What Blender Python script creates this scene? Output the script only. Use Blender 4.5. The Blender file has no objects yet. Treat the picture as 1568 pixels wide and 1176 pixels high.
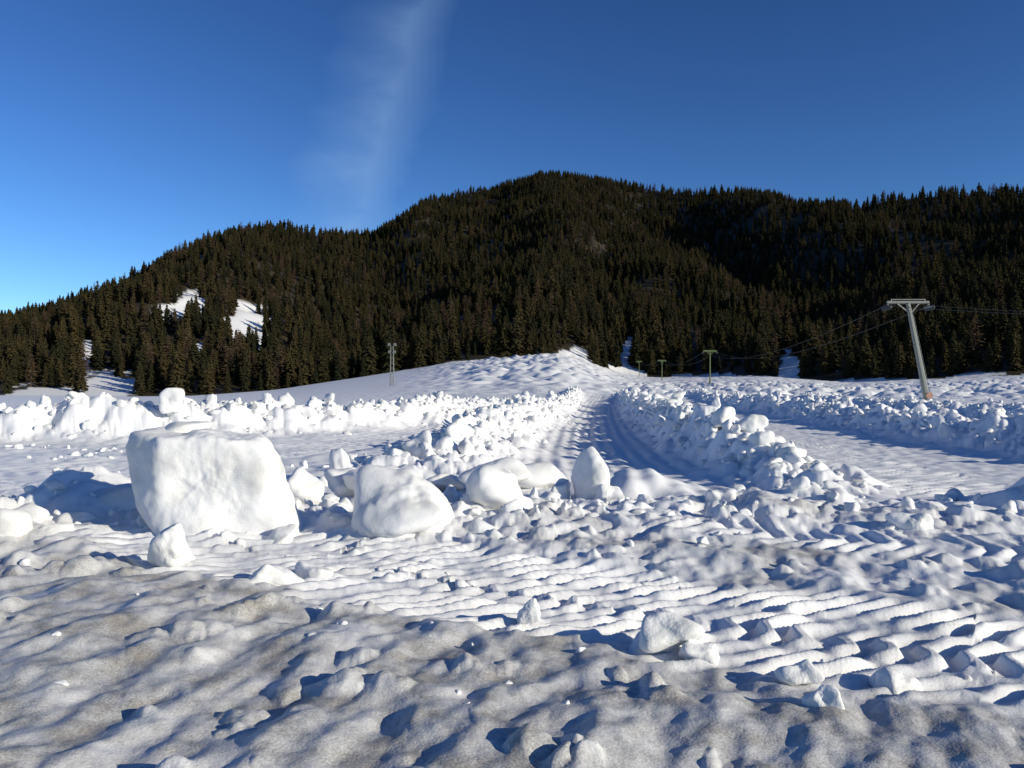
import bpy, bmesh, math, random
import numpy as np
from mathutils import Vector, Matrix, noise as mnoise
rng=np.random.default_rng(7); random.seed(7)
sc=bpy.context.scene
F=1307.0; HZ=595.0; CH=1.6      # survey constants: focal length (px), horizon row, eye height

# ------------------------------------------------------------------ noise
def hsh(ix,iy,seed):
    h=(ix.astype(np.int64)*374761393+iy.astype(np.int64)*668265263+seed*974634777)&0xffffffff
    h=((h^(h>>13))*1274126177)&0xffffffff
    h=h^(h>>16)
    return h
TA=np.linspace(0,2*np.pi,1024,endpoint=False); CT=np.cos(TA); ST=np.sin(TA)
def perlin(x,y,seed=0):
    xi=np.floor(x); yi=np.floor(y); fx=x-xi; fy=y-yi
    def g(ax,ay):
        k=hsh(xi+ax,yi+ay,seed)&1023
        return CT[k]*(fx-ax)+ST[k]*(fy-ay)
    ux=fx*fx*fx*(fx*(fx*6-15)+10); uy=fy*fy*fy*(fy*(fy*6-15)+10)
    a=g(0,0);b=g(1,0);c=g(0,1);d=g(1,1)
    return ((a*(1-ux)+b*ux)*(1-uy)+(c*(1-ux)+d*ux)*uy)*1.5
def fbm(x,y,seed,o=4,g=.5):
    r=0;a=1
    for i in range(o):
        r=r+a*perlin(x,y,seed+i*17); x=x*2.03+3.1; y=y*2.03+1.7; a*=g
    return r
def domes(x,y,c,seed,prob=.8,pw=.62):
    wx=x+.25*c*perlin(x/c*1.3,y/c*1.3,seed+5)+.08*c*perlin(x/c*4,y/c*4,seed+6)
    wy=y+.25*c*perlin(x/c*1.3,y/c*1.3,seed+7)+.08*c*perlin(x/c*4,y/c*4,seed+8)
    gx=np.floor(wx/c); gy=np.floor(wy/c); best=np.zeros_like(x)
    for i in (-1,0,1):
        for j in (-1,0,1):
            h1=hsh(gx+i,gy+j,seed); h2=hsh(gx+i,gy+j,seed+91); h3=hsh(gx+i,gy+j,seed+177)
            px=(gx+i+(h1&1023)/1023.)*c; py=(gy+j+(h2&1023)/1023.)*c
            r=c*(.25+.45*((h3&1023)/1023.)**1.5)
            on=((h3>>12)&1023)<prob*1023
            d2=((wx-px)**2+(wy-py)**2)/(r*r)
            hh=np.where(on,r*np.power(np.clip(1-d2,0,1),pw),0)
            best=np.maximum(best,hh)
    return best
def sst(a,b,x):
    t=np.clip((x-a)/(b-a),0,1); return t*t*(3-2*t)

# ------------------------------------------------------------------ layout
RIDGES={ # name: (pts (x,y,height), width)
 'A':([(-34,23,1.1),(-15.7,27,1.05),(-12,28,1.15),(-8.8,31,1.1),(-5,37,1.1),(-3.2,47,.95),(-2,62,.7),(0,80,.4)],1.25),
 'C':([(-1.9,16.6,.2),(-1.3,18.5,.6),(-.6,25,.85),(.5,36,.95),(2.5,52,.95),(4.6,72,.9),(8,110,.7)],.95),
 'E':([(5.0,13.8,.15),(4.9,15.4,.5),(4.8,18.0,.85),(5.0,22,.95),(5.8,30,1.0),(7.2,46,1.0),(10,72,.9),(15,115,.6)],.8),
 'G':([(13.2,15,.5),(13.3,21,.65),(14.1,29,.8),(16.8,50,.85),(20.5,85,.8),(26,120,.5)],1.1),
 'G2':([(22,24,.6),(24,40,.7),(27,60,.7),(33,95,.6)],1.5),
}
PATHS=[([(-9,17),(-6,22),(-3.6,30),(-1.6,42),(0,60),(3,90)],1.7),
 ([(.9,15),(1.2,22),(2.3,36),(4.3,52),(7.3,80),(11,110)],.9),
 ([(2.6,13),(2.9,20),(3.7,30),(5.3,46),(8,70)],1.4),
 ([(8.2,12.8),(8.9,20),(9.8,30),(12,50),(15.5,80)],3.3)]
def pdist(x,y,pts):
    best=np.full(x.shape,1e9); hh=np.zeros_like(x); ss=np.zeros_like(x); acc=0
    for a,b in zip(pts[:-1],pts[1:]):
        dx=b[0]-a[0]; dy=b[1]-a[1]; L=math.hypot(dx,dy)
        t=np.clip(((x-a[0])*dx+(y-a[1])*dy)/(L*L),0,1)
        d=np.hypot(x-a[0]-t*dx,y-a[1]-t*dy)
        m=d<best; best=np.where(m,d,best); ss=np.where(m,acc+t*L,ss)
        if len(a)>2: hh=np.where(m,a[2]+(b[2]-a[2])*t,hh)
        acc+=L
    return best,ss,hh
UT=np.arange(-1400,2800,2.0)
def table(xs,ys,sig):
    v=np.interp(UT,xs,ys); k=np.exp(-.5*(np.arange(-60,61)*2.0/sig)**2); k/=k.sum()
    return np.convolve(np.pad(v,60,mode='edge'),k,mode='valid')
UV_B=table([-900,0,200,300,420,560,690,760,850,905,950,1000,1170,1300,1568,1900,2600],
      [604,606,607,606,597,576,555,549,541,556,573,578,575,586,574,572,570],14)
R_B=table([-900,0,300,500,700,860,960,1100,1300,1568,2200],[330,300,340,400,430,460,490,470,380,340,330],30)
UV_R=table([-1200,-400,0,80,190,300,370,450,510,560,600,640,700,760,800,870,940,1000,1060,1110,1180,1215,1290,1320,1350,1450,1568,1900,2600],
      [560,520,468,452,410,357,339,341,347,353,332,303,290,279,267,262,268,279,286,283,289,306,300,305,291,284,285,275,340],6)
R_R=table([-1200,0,400,545,620,800,1000,1180,1250,1568,2200],[800,950,1000,1080,1350,1600,1500,1300,1120,1000,900],30)
def I(u,tab): return np.interp(u,UT,tab)
def coarse(x,y):
    r=np.hypot(x,y); Y=np.maximum(np.maximum(y,.5*r),1.0)
    u=x/Y*F+784
    Rb=I(u,R_B); vb=I(u,UV_B); zb=CH+(HZ-vb)/F*Rb
    Rr=I(u,R_R); vr=I(u,UV_R); zr=CH+(HZ-vr)/F*Rr-13-4*sst(500,0,u)
    f=np.clip((Y-70)/(Rb-70),0,1)
    z=zb*f**1.25
    t=(Y-Rb)/(Rr-Rb)
    tc=np.clip(t,0,1)
    m=(zr-zb)*tc**1.12
    sc_=np.clip((zr-zb)/260,.15,1.1)
    env=np.sin(np.pi*tc)**.8*sc_
    m=m+env*(55*perlin(x/170,y/480,3)+16*perlin(x/80,y/140,4)+7*perlin(x/35,y/50,5))
    m=m-env*24*np.exp(-((u-905-60*tc)/50)**2)*(tc<.6)*np.sin(np.pi*np.clip(tc/.6,0,1))
    over=np.clip(t-1,0,9)
    m=m-over*(Rr-Rb)*.35
    z=z+m
    z=np.where(y<0,z*sst(-60,0,y),z)
    return z,t,u,Y
def treads(s,t,per,ang):
    return np.cos(2*np.pi*(s+ang*t)/per)
def fine(x,y):
    r=np.hypot(x,y)
    fade=1-sst(110,170,r)
    out=np.zeros_like(x); rw=np.zeros_like(x)
    for k,(pts,w) in RIDGES.items():
        d,s,hh=pdist(x,y,pts)
        dn=d*(1+.3*perlin(x/1.3,y/1.3,40))
        e=np.exp(-np.abs(dn/w)**2.2)
        gap=1+.55*perlin(s/3.1,s*0+.5,43)*(k in 'EG')
        out=out+hh*.85*gap*e*(1+.45*perlin(x/.9,y/.9,41)+.25*perlin(x/2.6,y/2.6,42))
        rw=np.maximum(rw,np.exp(-(d/(w*1.45))**4))
    pw=np.zeros_like(x)
    for i,(pts,w) in enumerate(PATHS):
        d,s,_=pdist(x,y,pts)
        p=1-sst(w*.8,w*1.25,d)
        pw=np.maximum(pw,p)
        out=out-.06*p
        if i==3:
            out=out+.026*p*np.clip(1.4*treads(s,d,.36,.6),-1,1)*np.clip(.6+1.1*perlin(x/.9,y/.9,60),0,1.5)*(1-sst(45,70,r))
            out=out+p*.028*perlin(x/.35,y/.35,62)
        else:
            out=out+.016*p*treads(s,d,.28,.2)*(.4+perlin(x/1.,y/1.,61))*(1-sst(45,70,r))
            out=out+.016*p*np.cos(d*2*np.pi/.4)*(1+perlin(x/2,y/2,64))+p*.02*perlin(x/.3,y/.3,62)
    pw=pw*(1-.8*rw)
    near=1-sst(9.5,14,y+.15*np.abs(x))
    berm=np.exp(-((y-10.2-.05*x+.5*perlin(x/2,0*x,70))/1.5)**2)*sst(-12,-7,x)*(1-sst(9,13,x))
    out=out+.12*berm*(1+.9*perlin(x/.9,y/.9,71))
    for mx,my,mw,mh in [(7.6,11.4,.75,.6),(9.6,10.6,1.0,1.1),(2.0,13.6,.8,.38),(-5.3,10.9,.8,.42),(-6.9,8.6,.8,.5),(4.2,12.4,.7,.15),(3.6,11.2,.8,.12),(9.3,7.2,1.2,.6),(5.9,6.4,.8,.10),(-3.2,5.6,1.2,.08),(12.5,9,1.3,1.1),(7.2,4.6,1.2,.35)]:
        d=np.hypot(x-mx,y-my)*(1+.35*perlin(x/.6,y/.6,72))
        out=out+mh*np.exp(-(d/mw)**2)
    # machine track: chevron lugs pressed across the foreground
    T=[(-4.5,10.2),(-1.95,8.1),(.6,6.6),(2.8,5.2),(6.5,3.4)]
    d,s,_=pdist(x,y,T)
    side=np.sign((x+1.95)*(.55)+(y-8.1)*.83); sd=d*side
    tr=1-sst(.95,1.25,d+.25*perlin(x/.7,y/.7,75))
    wobl=s+.045*perlin(x/.4,y/.4,76)
    lug=np.clip(treads(wobl,sd,.245,-.62)*1.35,-1,1)
    split=1-.9*np.exp(-(np.abs(np.abs(sd)-.36+.05*perlin(x/.3,y/.3,78))/.075)**2)
    out=out+tr*(-.035+.038*lug*split*np.clip(.8+1.0*perlin(x/.55,y/.55,77),.15,1.4))*near
    d,s,_=pdist(x,y,[(1.6,9.7),(4.0,8.5),(7.5,7.0)]); t2=1-sst(.45,.62,d)
    out=out+t2*.027*np.clip(treads(s,d,.25,.5)*1.3,-1,1)*near*np.clip(.6+1.1*perlin(x/.5,y/.5,79),0,1.5)
    tr=np.maximum(tr,t2*.8)
    fl=near*(1-.88*tr)
    a=1.25; xr=x*math.cos(a)+y*math.sin(a); yr=-x*math.sin(a)+y*math.cos(a)   # drift grain
    out=out+fl*(.046*perlin(xr/1.1,yr/.5,80)+.038*perlin(xr/.5,yr/.24,81)+.016*perlin(xr/.22,yr/.13,82)+.004*perlin(x/.07,y/.06,89))
    out=out+fl*.5*domes(x,y,.26,180,.45,1.3)*sst(-.2,.3,perlin(x/1.1,y/1.,181))
    out=out+near*tr*(.010*perlin(x/.16,y/.16,83)+.004*perlin(x/.06,y/.06,90))
    out=out+near*.035*perlin(x/1.9,y/1.5,84)
    mid=(1-near)*fade
    out=out+mid*(1-pw)*(.055*perlin(x/1.2,y/1.2,85)+.03*perlin(x/.4,y/.4,86))+mid*.012*perlin(x/.5,y/.5,87)
    cl=sst(-.1,.35,perlin(x/2.2,y/2.2,88))
    bw=np.clip(berm*1.2,0,1)*(1-.7*tr)
    k=np.clip(rw*1.0+bw*(.65-.25*sst(1,4,x))+.25*cl*(1-pw)*(y>11)+.08*near*(1-tr),0,1)*(1-.9*pw)
    out=out+fade*np.maximum(domes(x,y,.62,100,.75)*.65*np.maximum(rw,.4*bw),domes(x,y,.3,130,.7)*.75*k)
    out=out+k*.35*domes(x,y,.13,150,.6)*(r<26)
    return out*fade,near,tr,rw,pw
def height(x,y,full=False):
    z,t,u,Y=coarse(x,y)
    r=np.hypot(x,y)
    fz=np.zeros_like(x); near=np.zeros_like(x); tr=np.zeros_like(x); rw=np.zeros_like(x); pw=np.zeros_like(x)
    m=(r<172)&(y>-6)
    if m.any():
        a,b,c,d,e=fine(x[m],y[m]); fz[m]=a;near[m]=b;tr[m]=c;rw[m]=d;pw[m]=e
    dm=sst(70,150,Y)*(1-sst(-.02,.03,t))
    z2=z+fz+dm*(.35*perlin(x/5,y/9,160)+.25*perlin(x/2.2,y/5,161))*sst(560,700,u)
    z2=z2+dm*sst(640,760,u)*(1-sst(860,1000,u))*(1.8*np.abs(perlin(x/9+y/40,y/16,162))+.9*perlin(x/4,y/7,163))*sst(110,200,Y)
    z2=z2+dm*sst(900,1000,u)*.5*domes(x,y,3.0,170,.5)*(1-sst(200,330,Y))
    if full: return z2,t,u,Y,near,tr,rw,pw
    return z2
CLEAR=[(375,500,32,38),(296,466,26,20),(258,477,26,12),(160,594,46,30),(60,616,70,24),(962,570,10,60),(1210,575,16,42),(878,548,20,16),(135,556,14,36),(300,536,14,12)]
def clearing(u,v,x,y):
    c=np.zeros_like(u)
    n=.75*perlin(x/14,y/30,200)+.5*perlin(x/6,y/12,201)+.3*perlin(x/2.5,y/5,202)
    for cu,cv,hu,hv in CLEAR:
        q=((u-cu)/hu)**2+((v-cv)/hv)**2+n
        c=np.maximum(c,1-sst(.85,1.1,q))
    return c

# ------------------------------------------------------------------ helpers
def mesh_from(name,V,Fc,mat,smooth=True,parent=None):
    me=bpy.data.meshes.new(name)
    V=np.asarray(V,dtype=np.float32); Fc=np.asarray(Fc,dtype=np.int32); n=Fc.shape[1]
    me.vertices.add(len(V)); me.vertices.foreach_set('co',V.ravel())
    me.loops.add(Fc.size); me.loops.foreach_set('vertex_index',Fc.ravel())
    me.polygons.add(len(Fc)); me.polygons.foreach_set('loop_start',np.arange(0,Fc.size,n,dtype=np.int32))
    me.polygons.foreach_set('use_smooth',np.full(len(Fc),smooth))
    me.update(calc_edges=True)
    me.materials.append(mat)
    ob=bpy.data.objects.new(name,me); sc.collection.objects.link(ob)
    if parent: ob.parent=parent
    return ob
def newmat(name):
    m=bpy.data.materials.new(name); m.use_nodes=True
    nt=m.node_tree; b=nt.nodes['Principled BSDF']; return m,nt,b
def N(nt,t,**k):
    n=nt.nodes.new(t)
    for a,v in k.items():
        if a in n.inputs.keys(): n.inputs[a].default_value=v
        else: setattr(n,a,v)
    return n
def mixc(nt,fac,a,b):
    n=nt.nodes.new('ShaderNodeMix'); n.data_type='RGBA'
    for idx,v in ((0,fac),(6,a),(7,b)):
        if isinstance(v,bpy.types.NodeSocket): nt.links.new(v,n.inputs[idx])
        else: n.inputs[idx].default_value=v
    return n.outputs[2]
def ramp(nt,src,a,b):
    n=nt.nodes.new('ShaderNodeMapRange'); n.inputs['From Min'].default_value=a; n.inputs['From Max'].default_value=b
    nt.links.new(src,n.inputs['Value']); return n.outputs['Result']
def mul(nt,a,b,op='MULTIPLY'):
    n=nt.nodes.new('ShaderNodeMath'); n.operation=op
    for i,v in ((0,a),(1,b)):
        if isinstance(v,bpy.types.NodeSocket): nt.links.new(v,n.inputs[i])
        else: n.inputs[i].default_value=v
    return n.outputs[0]

# ------------------------------------------------------------------ materials
SNOW=(.88,.88,.885,1)
def snow_bump(nt,b,tc,s=1.0):
    n1=N(nt,'ShaderNodeTexNoise'); n1.inputs['Scale'].default_value=70; n1.inputs['Detail'].default_value=3
    n2=N(nt,'ShaderNodeTexNoise'); n2.inputs['Scale'].default_value=9; n2.inputs['Detail'].default_value=3
    for n in (n1,n2): nt.links.new(tc.outputs['Object'],n.inputs['Vector'])
    h=mul(nt,mul(nt,n1.outputs['Fac'],.009),mul(nt,n2.outputs['Fac'],.018),'ADD')
    bp=N(nt,'ShaderNodeBump'); bp.inputs['Strength'].default_value=.4*s; bp.inputs['Distance'].default_value=1.0
    nt.links.new(h,bp.inputs['Height']); nt.links.new(bp.outputs['Normal'],b.inputs['Normal'])
mg,nt,b=newmat('ground_snow_and_forest_floor')
tc=N(nt,'ShaderNodeTexCoord')
A1=N(nt,'ShaderNodeAttribute',attribute_name='snow'); A2=N(nt,'ShaderNodeAttribute',attribute_name='dirt_and_shade')
nz=N(nt,'ShaderNodeTexNoise'); nz.inputs['Scale'].default_value=2.6; nz.inputs['Detail'].default_value=9; nz.inputs['Roughness'].default_value=.68
nt.links.new(tc.outputs['Object'],nz.inputs['Vector'])
nf=N(nt,'ShaderNodeTexNoise'); nf.inputs['Scale'].default_value=80; nf.inputs['Detail'].default_value=4; nf.inputs['Roughness'].default_value=.75
nt.links.new(tc.outputs['Object'],nf.inputs['Vector'])
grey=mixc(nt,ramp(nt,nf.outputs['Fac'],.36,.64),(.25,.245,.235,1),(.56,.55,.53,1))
c1=mixc(nt,mul(nt,A2.outputs['Fac'],ramp(nt,nz.outputs['Fac'],.20,.58)),SNOW,grey)  # grey holds snow dirt and the foreground's painted shade
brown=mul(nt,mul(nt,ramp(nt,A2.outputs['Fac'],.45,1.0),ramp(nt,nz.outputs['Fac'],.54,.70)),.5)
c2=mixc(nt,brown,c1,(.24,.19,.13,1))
nl=N(nt,'ShaderNodeTexNoise'); nl.inputs['Scale'].default_value=.035; nl.inputs['Detail'].default_value=7; nl.inputs['Roughness'].default_value=.7
nt.links.new(tc.outputs['Object'],nl.inputs['Vector'])
fl=mixc(nt,ramp(nt,nl.outputs['Fac'],.40,.6),(.022,.020,.012,1),(.055,.042,.022,1))
fl=mixc(nt,ramp(nt,nl.outputs['Fac'],.68,.73),fl,(.5,.52,.56,1))
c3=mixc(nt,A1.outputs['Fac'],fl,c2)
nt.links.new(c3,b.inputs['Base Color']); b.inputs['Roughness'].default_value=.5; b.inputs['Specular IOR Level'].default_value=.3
snow_bump(nt,b,tc)
ms,nt,b=newmat('block_snow')
tc=N(nt,'ShaderNodeTexCoord')
nz=N(nt,'ShaderNodeTexNoise'); nz.inputs['Scale'].default_value=2.5; nz.inputs['Detail'].default_value=7
nt.links.new(tc.outputs['Object'],nz.inputs['Vector'])
nt.links.new(mixc(nt,ramp(nt,nz.outputs['Fac'],.48,.72),(.80,.80,.80,1),(.66,.655,.63,1)),b.inputs['Base Color'])
b.inputs['Roughness'].default_value=.6; b.inputs['Specular IOR Level'].default_value=.25
snow_bump(nt,b,tc,1.0)

# ------------------------------------------------------------------ ground sheet
ph=np.concatenate([np.linspace(-88,-34,90,endpoint=False),np.linspace(-34,34,1000),np.linspace(34,88,91)[1:]])*np.pi/180
rr=[1.6]
while rr[-1]<150: rr.append(rr[-1]*1.0053)
while rr[-1]<3000: rr.append(rr[-1]*1.011)
rr=np.array(rr)
P,R=np.meshgrid(ph,rr)
X=(R*np.sin(P)).ravel(); Yy=(R*np.cos(P)).ravel()
Z,t,u,Yc,near,tr,rw,pw=height(X,Yy,True)
nC=len(ph); nR=len(rr)
idx=np.arange(nC*nR).reshape(nR,nC)
Q=np.stack([idx[:-1,:-1],idx[:-1,1:],idx[1:,1:],idx[1:,:-1]],-1).reshape(-1,4)[:,::-1]
ph2=np.linspace(88,272,60)*np.pi/180
P2,R2=np.meshgrid(ph2,rr[::12]); X2=(R2*np.sin(P2)).ravel(); Y2=(R2*np.cos(P2)).ravel()
Z2=height(X2,Y2)
i2=np.arange(len(X2)).reshape(P2.shape)+len(X)
Q2=np.stack([i2[:-1,:-1],i2[:-1,1:],i2[1:,1:],i2[1:,:-1]],-1).reshape(-1,4)[:,::-1]
k=len(X)+len(X2)
V=np.concatenate([np.stack([X,Yy,Z],1),np.stack([X2,Y2,Z2],1),[[0,0,0]]])
ring=list(idx[0,:])+list(i2[0,:])
ground=mesh_from('snow_ground',V,np.concatenate([Q,Q2]),mg)
dmesh=mesh_from('ground_under_viewpoint',V[[k]+ring],[[0,(i+1)%len(ring)+1,i+1] for i in range(len(ring))],mg)
v=HZ-(Z-CH)/Yc*F
snow=np.where(t<0.0+.02*perlin(X/30,Yy/30,210),1.0,clearing(u,v,X,Yy))
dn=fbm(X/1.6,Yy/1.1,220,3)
dirt_and_shade=near*np.clip(.32+.85*(1-sst(4.6,9.0,Yy+.38*X))+.55*dn+.35*(1-sst(4,5.5,Yy)),0,1)*(1-.7*tr)  # patchy dirt, plus shade painted in as darker colour towards near and left
dirt_and_shade=np.maximum(dirt_and_shade,near*(1-tr*.5)*.9*sst(.3,.65,dn))
dirt_and_shade=dirt_and_shade*(1-sst(9.8,11.8,Yy))
n2=len(V)-len(X)
for nm,arr,fill in (('snow',snow,1.0),('dirt_and_shade',dirt_and_shade,.5)):
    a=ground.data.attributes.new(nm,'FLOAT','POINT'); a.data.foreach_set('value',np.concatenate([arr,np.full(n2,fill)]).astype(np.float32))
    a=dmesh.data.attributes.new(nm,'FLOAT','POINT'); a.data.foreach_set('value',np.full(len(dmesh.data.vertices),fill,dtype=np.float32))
dmesh.parent=ground

# ------------------------------------------------------------------ clods
def ico(sub):
    bm=bmesh.new(); bmesh.ops.create_icosphere(bm,subdivisions=sub,radius=1)
    V=np.array([v.co[:] for v in bm.verts]); Fc=np.array([[v.index for v in f.verts] for f in bm.faces]); bm.free(); return V,Fc
def chunk(V,seed,nrm=None,dist=None,p=12,amp=.07,nf=10):
    r=np.random.default_rng(seed)
    if nrm is None:
        n=r.integers(9,13); nrm=r.normal(size=(n,3)); nrm/=np.linalg.norm(nrm,axis=1)[:,None]; dist=r.uniform(.55,1.0,n)
        nrm=np.concatenate([nrm,[[1,0,0],[-1,0,0],[0,1,0],[0,-1,0],[0,0,1],[0,0,-1]]]); dist=np.concatenate([dist,np.full(6,1.05)])
    q=np.clip(V@nrm.T,0,None)/dist
    rad=(q**p).sum(1)**(-1./p)
    W=V*rad[:,None]
    d=np.zeros(len(V))
    for i in range(nf):
        kk=r.normal(size=3); kk/=np.linalg.norm(kk); f=2.2*1.45**(i*.8)
        d+=np.sin(W@kk*f+r.uniform(0,6.28))/(1+.45*i)
    return W*(1+amp*.6*d[:,None])
ico3=ico(3); ico2=ico(2)
protoN=[chunk(ico3[0],s,p=9,amp=.15) for s in range(24)]
protoF=[chunk(ico2[0],s,p=9,amp=.15) for s in range(24)]
def clod_batch(name,pos,rad,parent=None,sink=.2):
    pos=np.asarray(pos); z=height(pos[:,0].copy(),pos[:,1].copy())
    outV=[];outF=[];k=0
    for i in range(len(pos)):
        far=pos[i,1]>34
        pr=(protoF if far else protoN)[rng.integers(24)]; fc=(ico2 if far else ico3)[1]
        a=rng.normal(size=4); a/=np.linalg.norm(a); w,x,y,zq=a
        M=np.array([[1-2*(y*y+zq*zq),2*(x*y-zq*w),2*(x*zq+y*w)],[2*(x*y+zq*w),1-2*(x*x+zq*zq),2*(y*zq-x*w)],[2*(x*zq-y*w),2*(y*zq+x*w),1-2*(x*x+y*y)]])
        sc3=rad[i]*rng.uniform(.7,1.25,3)*np.array([1,1,.85])
        Wv=(pr@M.T)*sc3
        Wv=Wv+[pos[i,0],pos[i,1],z[i]+rad[i]*sink]
        outV.append(Wv); outF.append(fc+k); k+=len(Wv)
    return mesh_from(name,np.concatenate(outV),np.concatenate(outF),ms,True,parent)
for nm,(pts,w) in RIDGES.items():
    ps=[];rs=[]
    for a,b2 in zip(pts[:-1],pts[1:]):
        L=math.hypot(b2[0]-a[0],b2[1]-a[1]); dist=math.hypot((a[0]+b2[0])/2,(a[1]+b2[1])/2)
        n=int(L*(13 if dist<45 else 8)*(.7 if nm in('G','G2') else 1))
        for _ in range(n):
            q=rng.random(); o=rng.normal()*w*.62; nx,ny=-(b2[1]-a[1])/L,(b2[0]-a[0])/L
            ps.append((a[0]+(b2[0]-a[0])*q+nx*o,a[1]+(b2[1]-a[1])*q+ny*o,0))
            lim=.30 if dist>24 else .22
            rs.append(min(lim,.075*math.exp(rng.normal()*.5)+.03+.03*(dist>24))*(1.0 if abs(o)<w else .6))
    clod_batch('snow_bank_clods',ps,rs)
ps=[];rs=[]
def ok_path(x,y):
    for pts,w in PATHS:
        d,_,_=pdist(np.array([x]),np.array([y]),pts)
        if d[0]<w: return False
    return True
for _ in range(1300):
    y=rng.uniform(11,40); x=rng.uniform(-.62,.62)*y
    if perlin(np.array([x/2.2]),np.array([y/2.2]),88)[0]<-.02 or not ok_path(x,y): continue
    if x>3 and rng.random()<.5: continue
    ps.append((x,y,0)); rs.append(min(.15,.03+.035*rng.exponential()))
for _ in range(210):
    x=rng.uniform(-7,8); y=10.4+.05*x+rng.normal()*.9
    if x>3 and rng.random()<.5: continue
    ps.append((x,y,0)); rs.append(min(.17 if x<3 else .12,.03+.035*rng.exponential()))
for _ in range(14):
    x=rng.uniform(3,6.5); y=12.3+rng.normal()*.6
    ps.append((x,y,0)); rs.append(.05+.04*rng.exponential())
clod_batch('scattered_snow_clods',ps,np.minimum(rs,.2))
ps=[];rs=[]
for _ in range(30):
    y=rng.uniform(4.2,9); x=rng.uniform(-.6,.6)*y
    ps.append((x,y,0)); rs.append(.02+.016*rng.exponential())
clod_batch('scattered_snow_clods',ps,rs,sink=-.35)

ico6=ico(6); ico5=ico(5)
def hero(cx,cy,cz,sx,sy,sz,seed,nrm=None,dist=None,p=11,amp=.06,rot=0.,lod=ico5,fine_amp=.02,big=.07,taper=0.,nf=4):
    W=chunk(lod[0],seed,nrm,dist,p,amp,nf)
    if nrm is None:
        W=W/np.abs(W).max(0)
    if taper: 
        q=(1-taper*W[:,2])[:,None]; W=np.column_stack([W[:,:2]*q,W[:,2]])
    W=W*[sx,sy,sz]
    s0=min(1,(sx+sz)*1.2); out=np.empty_like(W)
    for i,w in enumerate(W):
        n=mnoise.fractal(Vector(w*3.2/s0+seed*3.7),1.0,2.1,5)
        n2=mnoise.noise(Vector(w*1.9/s0+seed*1.7))
        out[i]=w*(1+(fine_amp*n+big*n2)*s0/max(.35*s0,np.linalg.norm(w)))
    c,s=math.cos(rot),math.sin(rot)
    xy=out[:,:2]@np.array([[c,s],[-s,c]])
    out=np.column_stack([xy,out[:,2]])
    ob=mesh_from('snow_block',out,lod[1],ms)
    ob.location=(cx,cy,cz); return ob
OL=[(-.93,.60),(-.2,.60),(.60,.55),(.73,.1),(1.0,-.45),(.92,-.78),(-.45,-.78),(-.95,.25)]
nr=[];ds=[]
for a,b2 in zip(OL,OL[1:]+OL[:1]):
    dx,dz=b2[0]-a[0],b2[1]-a[1]; L=math.hypot(dx,dz); n=(-dz/L,dx/L); dd=n[0]*a[0]+n[1]*a[1]
    if dd<0: n=(-n[0],-n[1]); dd=-dd
    nr.append((n[0],0,n[1])); ds.append(dd)
for n,dd in (((.12,-1,.05),.42),((-.6,-.8,0),.66),((.6,-.8,.1),.66),((0,1,.1),.4),((.35,.9,0),.55),((.1,-.6,.8),.70)):
    l=math.sqrt(sum(q*q for q in n)); nr.append(tuple(q/l for q in n)); ds.append(dd)
hero(-3.28,9.5,.53,1.02,1,1.03,3,np.array(nr),np.array(ds),p=16,amp=.03,lod=ico6,fine_amp=.04,big=.11)
hero(-3.80,9.75,1.10,.34,.28,.12,5)
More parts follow.
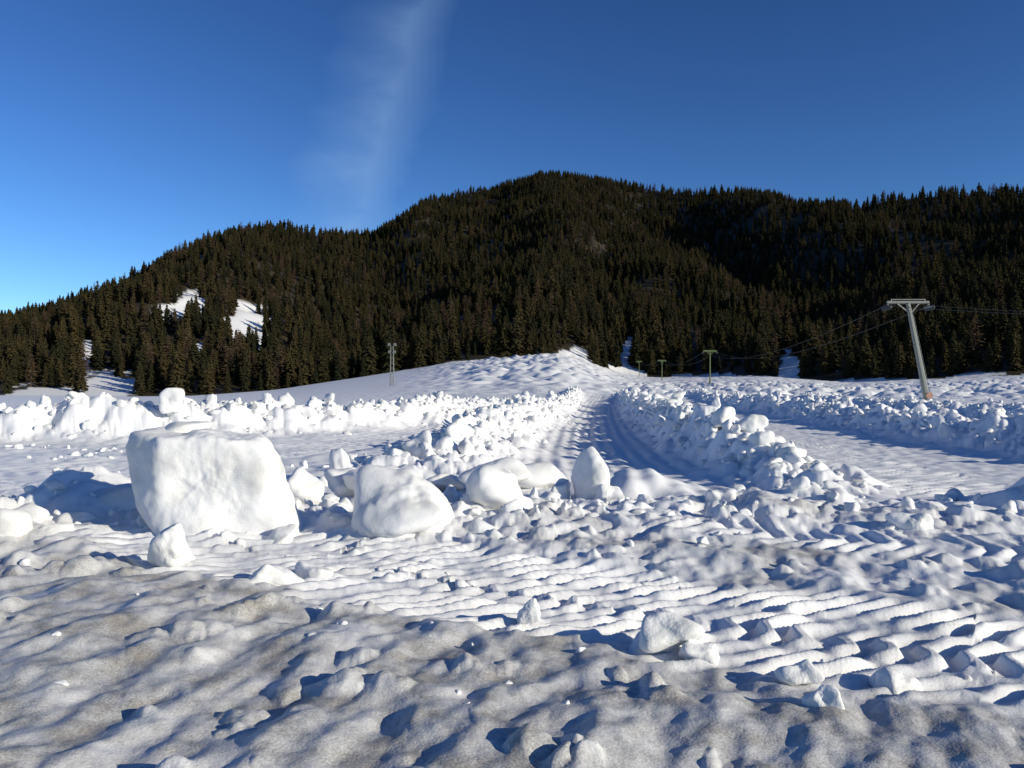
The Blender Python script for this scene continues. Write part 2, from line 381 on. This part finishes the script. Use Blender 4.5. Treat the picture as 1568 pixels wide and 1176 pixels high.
H=[ # x,y,z,sx,sy,sz,seed,rot,taper
 (-1.14,9.2,.27,.62,.50,.46,11,.2,.12),(-.80,8.95,-.02,.36,.35,.20,12,0,.2),(-1.5,9.0,-.02,.3,.3,.16,13,0,.2),
 (-.2,10.4,.30,.44,.40,.36,14,.5,.15),(.05,10.2,.08,.26,.3,.22,15,0,.2),
 (1.06,11.9,.34,.27,.28,.44,17,.3,.42),(.72,12.1,.16,.18,.2,.24,18,0,.3),(1.30,11.6,.08,.26,.3,.2,19,0,.3),
 (-2.75,11.4,.28,.26,.3,.32,21,0,.2),(-1.95,11.9,.34,.5,.42,.18,22,.1,.1),(-2.3,12.3,.2,.4,.4,.25,23,0,.1),
 (-.3,13.2,.25,.6,.5,.26,24,0,.3),(.3,13.8,.2,.5,.5,.22,25,0,.3),(-1.1,13.5,.15,.3,.3,.18,26,0,.2),
 (-3.05,7.7,.14,.20,.2,.24,28,.4,.3),(-2.0,7.1,.04,.24,.2,.13,30,0,.3),(-1.7,7.3,.0,.2,.15,.1,31,0,.2),
 (.98,5.35,.11,.20,.16,.12,32,.2,.0),(.90,5.4,.02,.16,.14,.09,33,0,.2),(1.14,5.2,.0,.14,.12,.07,34,0,.2),
 (1.55,4.3,.03,.10,.1,.09,35,0,.3),(1.6,4.75,.02,.12,.11,.08,36,0,.3),(.1,5.9,.05,.09,.09,.10,37,0,.3),(2.1,4.7,.0,.13,.12,.07,63,0,.3),
 (4.35,9.3,.15,.19,.2,.17,38,.6,.1),(4.1,9.4,.04,.16,.2,.1,39,0,.2),(5.1,10.4,.08,.24,.3,.14,40,0,.2),
 (-4.95,10.6,.22,.5,.4,.28,41,0,.2),(-5.7,10.9,.15,.45,.4,.26,42,0,.2),(-4.3,10.9,.25,.35,.3,.3,43,0,.2),(-5.4,9.0,.10,.35,.3,.25,44,0,.3),(-5.0,9.2,.0,.3,.3,.15,45,0,.3),
 (6.9,10.9,.24,.5,.45,.34,46,0,.2),(2.7,11.0,.12,.24,.25,.2,47,0,.2),(3.1,10.5,.1,.22,.25,.14,48,0,.3),(2.2,11.1,.08,.22,.2,.15,49,0,.3),
 (1.75,10.9,.1,.2,.2,.15,70,0,.2),(3.7,10.6,.08,.3,.25,.13,71,.3,.3),(6.4,9.9,.1,.24,.22,.16,75,0,.2),(-2.4,9.0,.0,.22,.22,.16,76,0,.3),
 (-3.0,15,.3,.22,.25,.3,50,0,.2),(-1.9,17,.4,.3,.3,.32,51,0,.2),(-2.2,16.6,.2,.3,.3,.25,52,0,.2),(-10.9,27.5,1.2,.36,.4,.38,53,0,.1),
 (4.9,17.6,.90,.30,.3,.2,55,0,.1),(4.7,19,.95,.3,.3,.22,56,0,.1),(5.0,15.6,.45,.3,.3,.22,57,0,.2)]
for x,y,z,sx,sy,sz,sd,ro,tp in H:
    hero(x,y,z,sx,sy,sz,sd,None,None,8,.06,ro,lod=ico5 if y<12.5 else ico(4),fine_amp=.05,big=.15,taper=tp)

# ------------------------------------------------------------------ conifer forest
def folmat(name,ca,cb,cc):
    m,nt,b=newmat(name)
    oi=N(nt,'ShaderNodeObjectInfo'); tc=N(nt,'ShaderNodeTexCoord')
    nz=N(nt,'ShaderNodeTexNoise'); nz.inputs['Scale'].default_value=9; nz.inputs['Detail'].default_value=3
    nt.links.new(tc.outputs['Object'],nz.inputs['Vector'])
    c=mixc(nt,oi.outputs['Random'],ca,cb); c=mixc(nt,mul(nt,ramp(nt,nz.outputs['Fac'],.4,.7),.6),c,cc)
    nt.links.new(c,b.inputs['Base Color']); b.inputs['Roughness'].default_value=.9; b.inputs['Specular IOR Level'].default_value=.05
    return m
mf=folmat('spruce_needles',(.018,.021,.010,1),(.060,.047,.019,1),(.015,.016,.009,1))
ml=folmat('bare_larch_twigs',(.11,.070,.040,1),(.075,.055,.032,1),(.05,.038,.024,1))
mb,nt,b=newmat('bark'); b.inputs['Base Color'].default_value=(.05,.038,.028,1); b.inputs['Roughness'].default_value=.9
coll=bpy.data.collections.new('conifer_variants')
def tree(name,seed,larch=False):
    r=np.random.default_rng(seed); V=[];Fc=[];MI=[]
    def add(vs,fs,mi):
        k=len(V); V.extend(vs); Fc.extend([[k+i for i in f] for f in fs]); MI.extend([mi]*len(fs))
    n=6
    for i in range(4):
        z0,z1=i*.25,(i+1)*.25
        ring=[]
        for z in (z0,z1):
            for j in range(n):
                a=j/n*6.283; q=.013*(1-z)+.0012; ring.append((q*math.cos(a),q*math.sin(a),z))
        add(ring,[[j,(j+1)%n,n+(j+1)%n,n+j] for j in range(n)],1)
    W=.18*r.uniform(.8,1.3) if not larch else .21; lv=22 if not larch else 20
    z0=r.uniform(.06,.14)
    for i in range(lv):
        q=i/(lv-1); z=z0+(1-z0)*q**.9*.985
        Rr=W*(1-q)**.58*r.uniform(.7,1.25)+.008
        nb=9 if q<.7 else 6
        off=r.uniform(0,6.28)
        for j in range(nb):
            if larch and r.random()<.25: continue
            if r.random()<.1: continue
            a=off+j/nb*6.283+r.normal()*.15; L=Rr*r.uniform(.6,1.25); dr=L*(r.uniform(.25,.6) if not larch else r.uniform(-.15,.3))
            ca,sa=math.cos(a),math.sin(a); w=L*(.30 if not larch else .13)
            def P(l,s,dz): return (ca*l-sa*s,sa*l+ca*s,z+dz)
            th=.012 if not larch else .004
            add([P(0,0,.014),P(L*.5,w,-dr*.4-th),P(L,0,-dr),P(L*.5,-w,-dr*.4-th),P(L*.5,0,-dr*.35+.012),P(L*.62,w*.1,-dr*.7-.03)],
                [[0,1,4],[4,1,2],[0,4,3],[4,2,3]]+([[1,5,2],[3,5,0]] if not larch else []),0)
            if larch:
                for s in (-1,1):
                    l=L*r.uniform(.3,.7); add([P(l,0,-dr*.4),P(l+L*.25,s*L*.28,-dr*.4+.01),P(l+L*.1,0,-dr*.5+.01)],[[0,1,2]],0)
    me=bpy.data.meshes.new(name); me.from_pydata(V,[],Fc); me.materials.append(ml if larch else mf); me.materials.append(mb)
    me.polygons.foreach_set('material_index',MI); me.update()
    ob=bpy.data.objects.new(name,me); coll.objects.link(ob)
for i in range(6): tree('a_spruce_%d'%i,i+1)
for i in range(2): tree('b_larch_%d'%i,i+30,True)
gs=7.0
gx,gy=np.meshgrid(np.arange(-1500,1500,gs),np.arange(230,1850,gs))
gx=gx.ravel()+rng.uniform(-.48,.48,gx.size)*gs; gy=gy.ravel()+rng.uniform(-.48,.48,gy.size)*gs
k=(np.abs(gx/gy)<.85); gx=gx[k];gy=gy[k]
z,t,u,Yc,*_=height(gx,gy,True)
v=HZ-(z-CH)/Yc*F
dens=1.0+.9*perlin(gx/45,gy/45,300)+.4*perlin(gx/16,gy/16,304)-.35*sst(.7,1,t)*(u>850)
keep=(t>.004+.012*perlin(gx/30,gy/30,301))&(t<1.06)&(clearing(u,v,gx,gy)<.3)&(rng.random(len(gx))<np.clip(dens,.35,1))
gx,gy,z,t,u=gx[keep],gy[keep],z[keep],t[keep],u[keep]
hs=rng.uniform(8,20,len(gx))*(1-.2*np.clip(t,0,1))*(1+.3*perlin(gx/50,gy/50,302))
hs=np.where(t<.06,hs*rng.uniform(.75,1.3,len(gx)),hs)
lp=np.clip(.08+.4*perlin(gx/60,gy/60,303),.03,.45)
ix=np.where(rng.random(len(gx))<lp,rng.integers(6,8,len(gx)),rng.integers(0,6,len(gx))).astype(np.int32)
me=bpy.data.meshes.new('conifer_forest'); me.vertices.add(len(gx)); me.vertices.foreach_set('co',np.stack([gx,gy,z-.3],1).astype(np.float32).ravel())
for nm,ty,ar in (('hs','FLOAT',hs.astype(np.float32)),('rz','FLOAT',rng.uniform(0,6.28,len(gx)).astype(np.float32)),('ix','INT',ix)):
    a=me.attributes.new(nm,ty,'POINT'); a.data.foreach_set('value',ar)
fo=bpy.data.objects.new('conifer_forest',me); sc.collection.objects.link(fo)
ng=bpy.data.node_groups.new('forest','GeometryNodeTree')
ng.interface.new_socket('Geometry',in_out='INPUT',socket_type='NodeSocketGeometry'); ng.interface.new_socket('Geometry',in_out='OUTPUT',socket_type='NodeSocketGeometry')
gi=ng.nodes.new('NodeGroupInput'); go=ng.nodes.new('NodeGroupOutput')
ci=ng.nodes.new('GeometryNodeCollectionInfo'); ci.inputs['Collection'].default_value=coll; ci.inputs['Separate Children'].default_value=True; ci.inputs['Reset Children'].default_value=True
ip=ng.nodes.new('GeometryNodeInstanceOnPoints'); ip.inputs['Pick Instance'].default_value=True
def na(n,ty):
    q=ng.nodes.new('GeometryNodeInputNamedAttribute'); q.data_type=ty; q.inputs['Name'].default_value=n; return q.outputs['Attribute']
cx=ng.nodes.new('ShaderNodeCombineXYZ'); ng.links.new(na('rz','FLOAT'),cx.inputs['Z'])
e2r=ng.nodes.new('FunctionNodeEulerToRotation'); ng.links.new(cx.outputs[0],e2r.inputs[0])
L=ng.links.new
L(gi.outputs[0],ip.inputs['Points']); L(ci.outputs[0],ip.inputs['Instance']); L(na('ix','INT'),ip.inputs['Instance Index'])
L(e2r.outputs[0],ip.inputs['Rotation']); L(na('hs','FLOAT'),ip.inputs['Scale']); L(ip.outputs[0],go.inputs[0])
md=fo.modifiers.new('forest','NODES'); md.node_group=ng

# ------------------------------------------------------------------ ski lift
def pmat(name,col,rough=.5,metal=0.):
    m,nt,b=newmat(name); tc=N(nt,'ShaderNodeTexCoord'); nz=N(nt,'ShaderNodeTexNoise'); nz.inputs['Scale'].default_value=6; nz.inputs['Detail'].default_value=6
    nt.links.new(tc.outputs['Object'],nz.inputs['Vector'])
    nt.links.new(mixc(nt,nz.outputs['Fac'],tuple(c*.7 for c in col[:3])+(1,),tuple(min(1,c*1.25) for c in col[:3])+(1,)),b.inputs['Base Color'])
    b.inputs['Roughness'].default_value=rough; b.inputs['Metallic'].default_value=metal; return m
galv=pmat('galvanised_steel',(.20,.21,.19),.55,.2); dark=pmat('dark_rubber',(.03,.03,.03),.7); green=pmat('green_paint',(.10,.135,.045),.6)
redm=pmat('red_pad',(.38,.2,.15),.6)
def tube(bm,p0,p1,r0,r1,n=10,mi=0):
    p0=Vector(p0);p1=Vector(p1); q=(p1-p0).to_track_quat('Z','Y'); rings=[]
    for p,r in ((p0,r0),(p1,r1)):
        rings.append([bm.verts.new(p+q@Vector((r*math.cos(i/n*6.2832+.3927),r*math.sin(i/n*6.2832+.3927),0))) for i in range(n)])
    fs=[bm.faces.new((rings[0][i],rings[0][(i+1)%n],rings[1][(i+1)%n],rings[1][i])) for i in range(n)]
    fs.append(bm.faces.new(rings[0][::-1])); fs.append(bm.faces.new(rings[1]))
    for f in fs: f.material_index=mi
def box(bm,c,s,M=None,mi=0):
    g=bmesh.ops.create_cube(bm,size=1,matrix=Matrix.Translation(c)@(M or Matrix.Identity(4))@Matrix.Diagonal((*s,1)))
    for v in g['verts']:
        for f in v.link_faces: f.material_index=mi
def pylon(x,y,h,lean,mat,arm=1.55,r=.2,yaw=0.,pad=True,fat=1.):
    e=bpy.data.objects.new('ski_lift_pylon',None); sc.collection.objects.link(e)
    z=float(height(np.array([float(x)]),np.array([float(y)]))[0]); e.location=(x,y,z); e.rotation_euler=(0,0,yaw)
    def part(nm,fn,mats):
        bm=bmesh.new(); fn(bm); me=bpy.data.meshes.new(nm); bm.to_mesh(me); bm.free()
        for m in mats: me.materials.append(m)
        o=bpy.data.objects.new(nm,me); sc.collection.objects.link(o); o.parent=e
    T=Vector((lean,0,h))
    part('mast',lambda bm:(tube(bm,(0,0,-.6),T,r,r*.62,8),tube(bm,(0,0,-.5),(lean*.03,0,.22),r*2,r*1.9,12)),[mat])
    def arms(bm):
        tube(bm,T+Vector((-arm,0,.08)),T+Vector((arm,0,.08)),.10*fat,.10*fat,4)
        tube(bm,T+Vector((-arm*.55,0,.05)),T+Vector((-lean*.1,0,-.75)),.05*fat,.05*fat,6)
        tube(bm,T+Vector((arm*.55,0,.05)),T+Vector((-lean*.1,0,-.75)),.05*fat,.05*fat,6)
        tube(bm,T+Vector((-arm*.8,0,.3)),T+Vector((arm*.8,0,.3)),.035*fat,.035*fat,6)
        for s in (-1,1):
            tube(bm,T+Vector((s*arm*.8,0,.05)),T+Vector((s*arm*.8,0,.33)),.035*fat,.035*fat,6)
            tube(bm,T+Vector((s*arm*.97,0,.1)),T+Vector((s*arm*.97,0,-.32)),.05*fat,.05*fat,6)
            box(bm,T+Vector((s*arm*.97,0,-.28)),(.08*fat,1.3,.1*fat))
    part('crossarm',arms,[mat])
    def wh(bm):
        for s in (-1,1):
            for yy in (-.55,-.18,.18,.55):
                c=T+Vector((s*arm*.97+.09*s,yy,-.32)); tube(bm,c-Vector((.045*fat,0,0)),c+Vector((.045*fat,0,0)),.17*fat**.5,.17*fat**.5,14)
    part('sheave_wheels',wh,[dark])
    if pad:
        def pd(bm):
            c=Vector((lean*.13,-.26,h*.14)); tube(bm,c,c+Vector((0,-.05,0)),.25,.25,20)
        part('round_sign',pd,[redm])
        def lad(bm):
            for i in range(18):
                f=.15+i*.045; p=T*f; tube(bm,p+Vector((-.02,.2,0)),p+Vector((.35,.2,0)),.014,.014,5)
            tube(bm,T*.13+Vector((.33,.2,0)),T*.95+Vector((.33,.2,0)),.018,.018,5)
        part('ladder',lad,[mat])
    return [Vector((x,y,z))+Matrix.Rotation(yaw,3,'Z')@(T+Vector((s*arm*.97+.09*s,0,-.14))) for s in (-1,1)]
e1=pylon(30.9,63,7.9,-1.65,galv,r=.25,fat=1.2)
e2=pylon(48.5,209,7.8,0,green,pad=False,r=.2,arm=1.7,fat=1.8)
e3=pylon(61.5,350,8,0,green,pad=False,r=.22,arm=1.7,fat=2.2)
e4=pylon(70,470,8,0,green,pad=False,r=.22,arm=1.7,fat=2.2)
e0=pylon(25.5,20,3.2,0,galv,pad=False,r=.2)
bm=bmesh.new()
for a,b2 in ((e0,e1),(e1,e2),(e2,e3),(e3,e4)):
    for s in (0,1):
        p,q=a[s],b2[s]; sag=(q-p).length**2*.00012; pr=p
        rad=.016 if (p.y<30) else .02 if p.y<70 else .03
        for i in range(1,17):
            f=i/16; c=p.lerp(q,f)-Vector((0,0,sag*4*f*(1-f))); tube(bm,pr,c,rad,rad,5); pr=c
me=bpy.data.meshes.new('lift_cable'); bm.to_mesh(me); bm.free(); me.materials.append(dark)
sc.collection.objects.link(bpy.data.objects.new('lift_cable',me))
def lattice():
    x,y,h=-24.6,175,8.2
    z=float(height(np.array([x]),np.array([float(y)]))[0])
    e=bpy.data.objects.new('floodlight_mast',None); sc.collection.objects.link(e); e.location=(x,y,z)
    bm=bmesh.new(); w=.38
    cs=[(-w,-w),(w,-w),(w,w),(-w,w)]
    for a in cs: tube(bm,(a[0],a[1],-.5),(a[0]*.7,a[1]*.7,h),.06,.05,5)
    for i in range(8):
        z0=i*h/8; z1=z0+h/8
        for a,b2 in zip(cs,cs[1:]+cs[:1]): tube(bm,(a[0]*.85,a[1]*.85,z0),(b2[0]*.85,b2[1]*.85,z1),.03,.03,4)
    me=bpy.data.meshes.new('lattice_frame'); bm.to_mesh(me); bm.free(); me.materials.append(galv)
    o=bpy.data.objects.new('lattice_frame',me); sc.collection.objects.link(o); o.parent=e
    bm=bmesh.new()
    tube(bm,(-.8,0,h),(.8,0,h),.07,.07,6); tube(bm,(-.7,0,h-1.5),(.7,0,h-1.5),.06,.06,6)
    for xx,zz in ((-.6,h+.3),(.6,h+.3),(-.5,h-1.2),(.5,h-1.2)): box(bm,Vector((xx,-.15,zz)),(.55,.35,.5),Matrix.Rotation(.3,4,'X'))
    bmesh.ops.bevel(bm,geom=bm.edges[:],offset=.02,segments=1,affect='EDGES')
    me=bpy.data.meshes.new('lamp_heads'); bm.to_mesh(me); bm.free(); me.materials.append(galv)
    o=bpy.data.objects.new('lamp_heads',me); sc.collection.objects.link(o); o.parent=e
lattice()

# ------------------------------------------------------------------ light, sky
el=math.radians(17.5); az=math.radians(27)   # sun to the right, a little behind
d=Vector((math.cos(el)*math.cos(az),-math.cos(el)*math.sin(az),math.sin(el)))
sl=bpy.data.lights.new('sun','SUN'); sl.energy=4.8; sl.angle=math.radians(.55); sl.color=(1,.92,.73)
so=bpy.data.objects.new('sun',sl); sc.collection.objects.link(so); so.rotation_euler=d.to_track_quat('Z','Y').to_euler()
w=bpy.data.worlds.new('World'); sc.world=w; w.use_nodes=True; nt=w.node_tree; nt.nodes.clear()
out=N(nt,'ShaderNodeOutputWorld'); bg=N(nt,'ShaderNodeBackground'); sk=N(nt,'ShaderNodeTexSky')
sk.sky_type='NISHITA'; sk.sun_disc=False; sk.sun_elevation=el; sk.sun_rotation=math.atan2(d.x,d.y); sk.altitude=1500; sk.air_density=1.0; sk.dust_density=.3; sk.ozone_density=4.0
bg.inputs['Strength'].default_value=.062
gm=N(nt,'ShaderNodeGamma'); gm.inputs['Gamma'].default_value=1.45
hs_=N(nt,'ShaderNodeHueSaturation'); hs_.inputs['Saturation'].default_value=1.03; hs_.inputs['Hue'].default_value=.502
nt.links.new(sk.outputs[0],gm.inputs['Color']); nt.links.new(gm.outputs[0],hs_.inputs['Color']); nt.links.new(hs_.outputs[0],bg.inputs['Color'])
tc=N(nt,'ShaderNodeTexCoord'); sp=N(nt,'ShaderNodeSeparateXYZ'); nt.links.new(tc.outputs['Generated'],sp.inputs[0])
yy=mul(nt,sp.outputs['Y'],.05,'MAXIMUM')
S=mul(nt,sp.outputs['X'],yy,'DIVIDE'); E=mul(nt,sp.outputs['Z'],yy,'DIVIDE')
nz=N(nt,'ShaderNodeTexNoise'); nz.inputs['Scale'].default_value=9; nz.inputs['Detail'].default_value=6
mp=N(nt,'ShaderNodeMapping'); mp.inputs['Scale'].default_value=(1,1,3.2); mp.inputs['Rotation'].default_value=(0,.5,0); nt.links.new(tc.outputs['Generated'],mp.inputs[0]); nt.links.new(mp.outputs[0],nz.inputs['Vector'])
wob=mul(nt,mul(nt,nz.outputs['Fac'],-.5,'ADD'),.06)
cl=mul(nt,mul(nt,mul(nt,E,-.195,'ADD'),.31),-.178,'ADD')
off=mul(nt,mul(nt,S,cl,'SUBTRACT'),wob,'ADD')
right=ramp(nt,off,.045,-.005); left=ramp(nt,off,-.10,0.0)
band=mul(nt,right,left)
band=mul(nt,band,ramp(nt,nz.outputs['Fac'],.1,.85))
band=mul(nt,band,ramp(nt,E,.12,.17)); band=mul(nt,band,ramp(nt,E,.80,.25)); band=mul(nt,band,ramp(nt,sp.outputs['Y'],.2,.4))
bc=N(nt,'ShaderNodeBackground'); bc.inputs['Color'].default_value=(.36,.58,.90,1); bc.inputs['Strength'].default_value=.9
mx=N(nt,'ShaderNodeMixShader'); nt.links.new(mul(nt,band,.5),mx.inputs[0]); nt.links.new(bg.outputs[0],mx.inputs[1]); nt.links.new(bc.outputs[0],mx.inputs[2])
nt.links.new(mx.outputs[0],out.inputs[0])

# ------------------------------------------------------------------ camera
cam=bpy.data.cameras.new('camera'); cam.sensor_width=36; cam.lens=30; cam.clip_start=.1; cam.clip_end=8000
co=bpy.data.objects.new('camera',cam); sc.collection.objects.link(co); co.location=(0,0,CH)
co.rotation_euler=(math.radians(90)+math.atan((HZ-588)/F),0,0)
sc.camera=co
sc.view_settings.view_transform='Standard'; sc.view_settings.look='None'; sc.view_settings.exposure=0
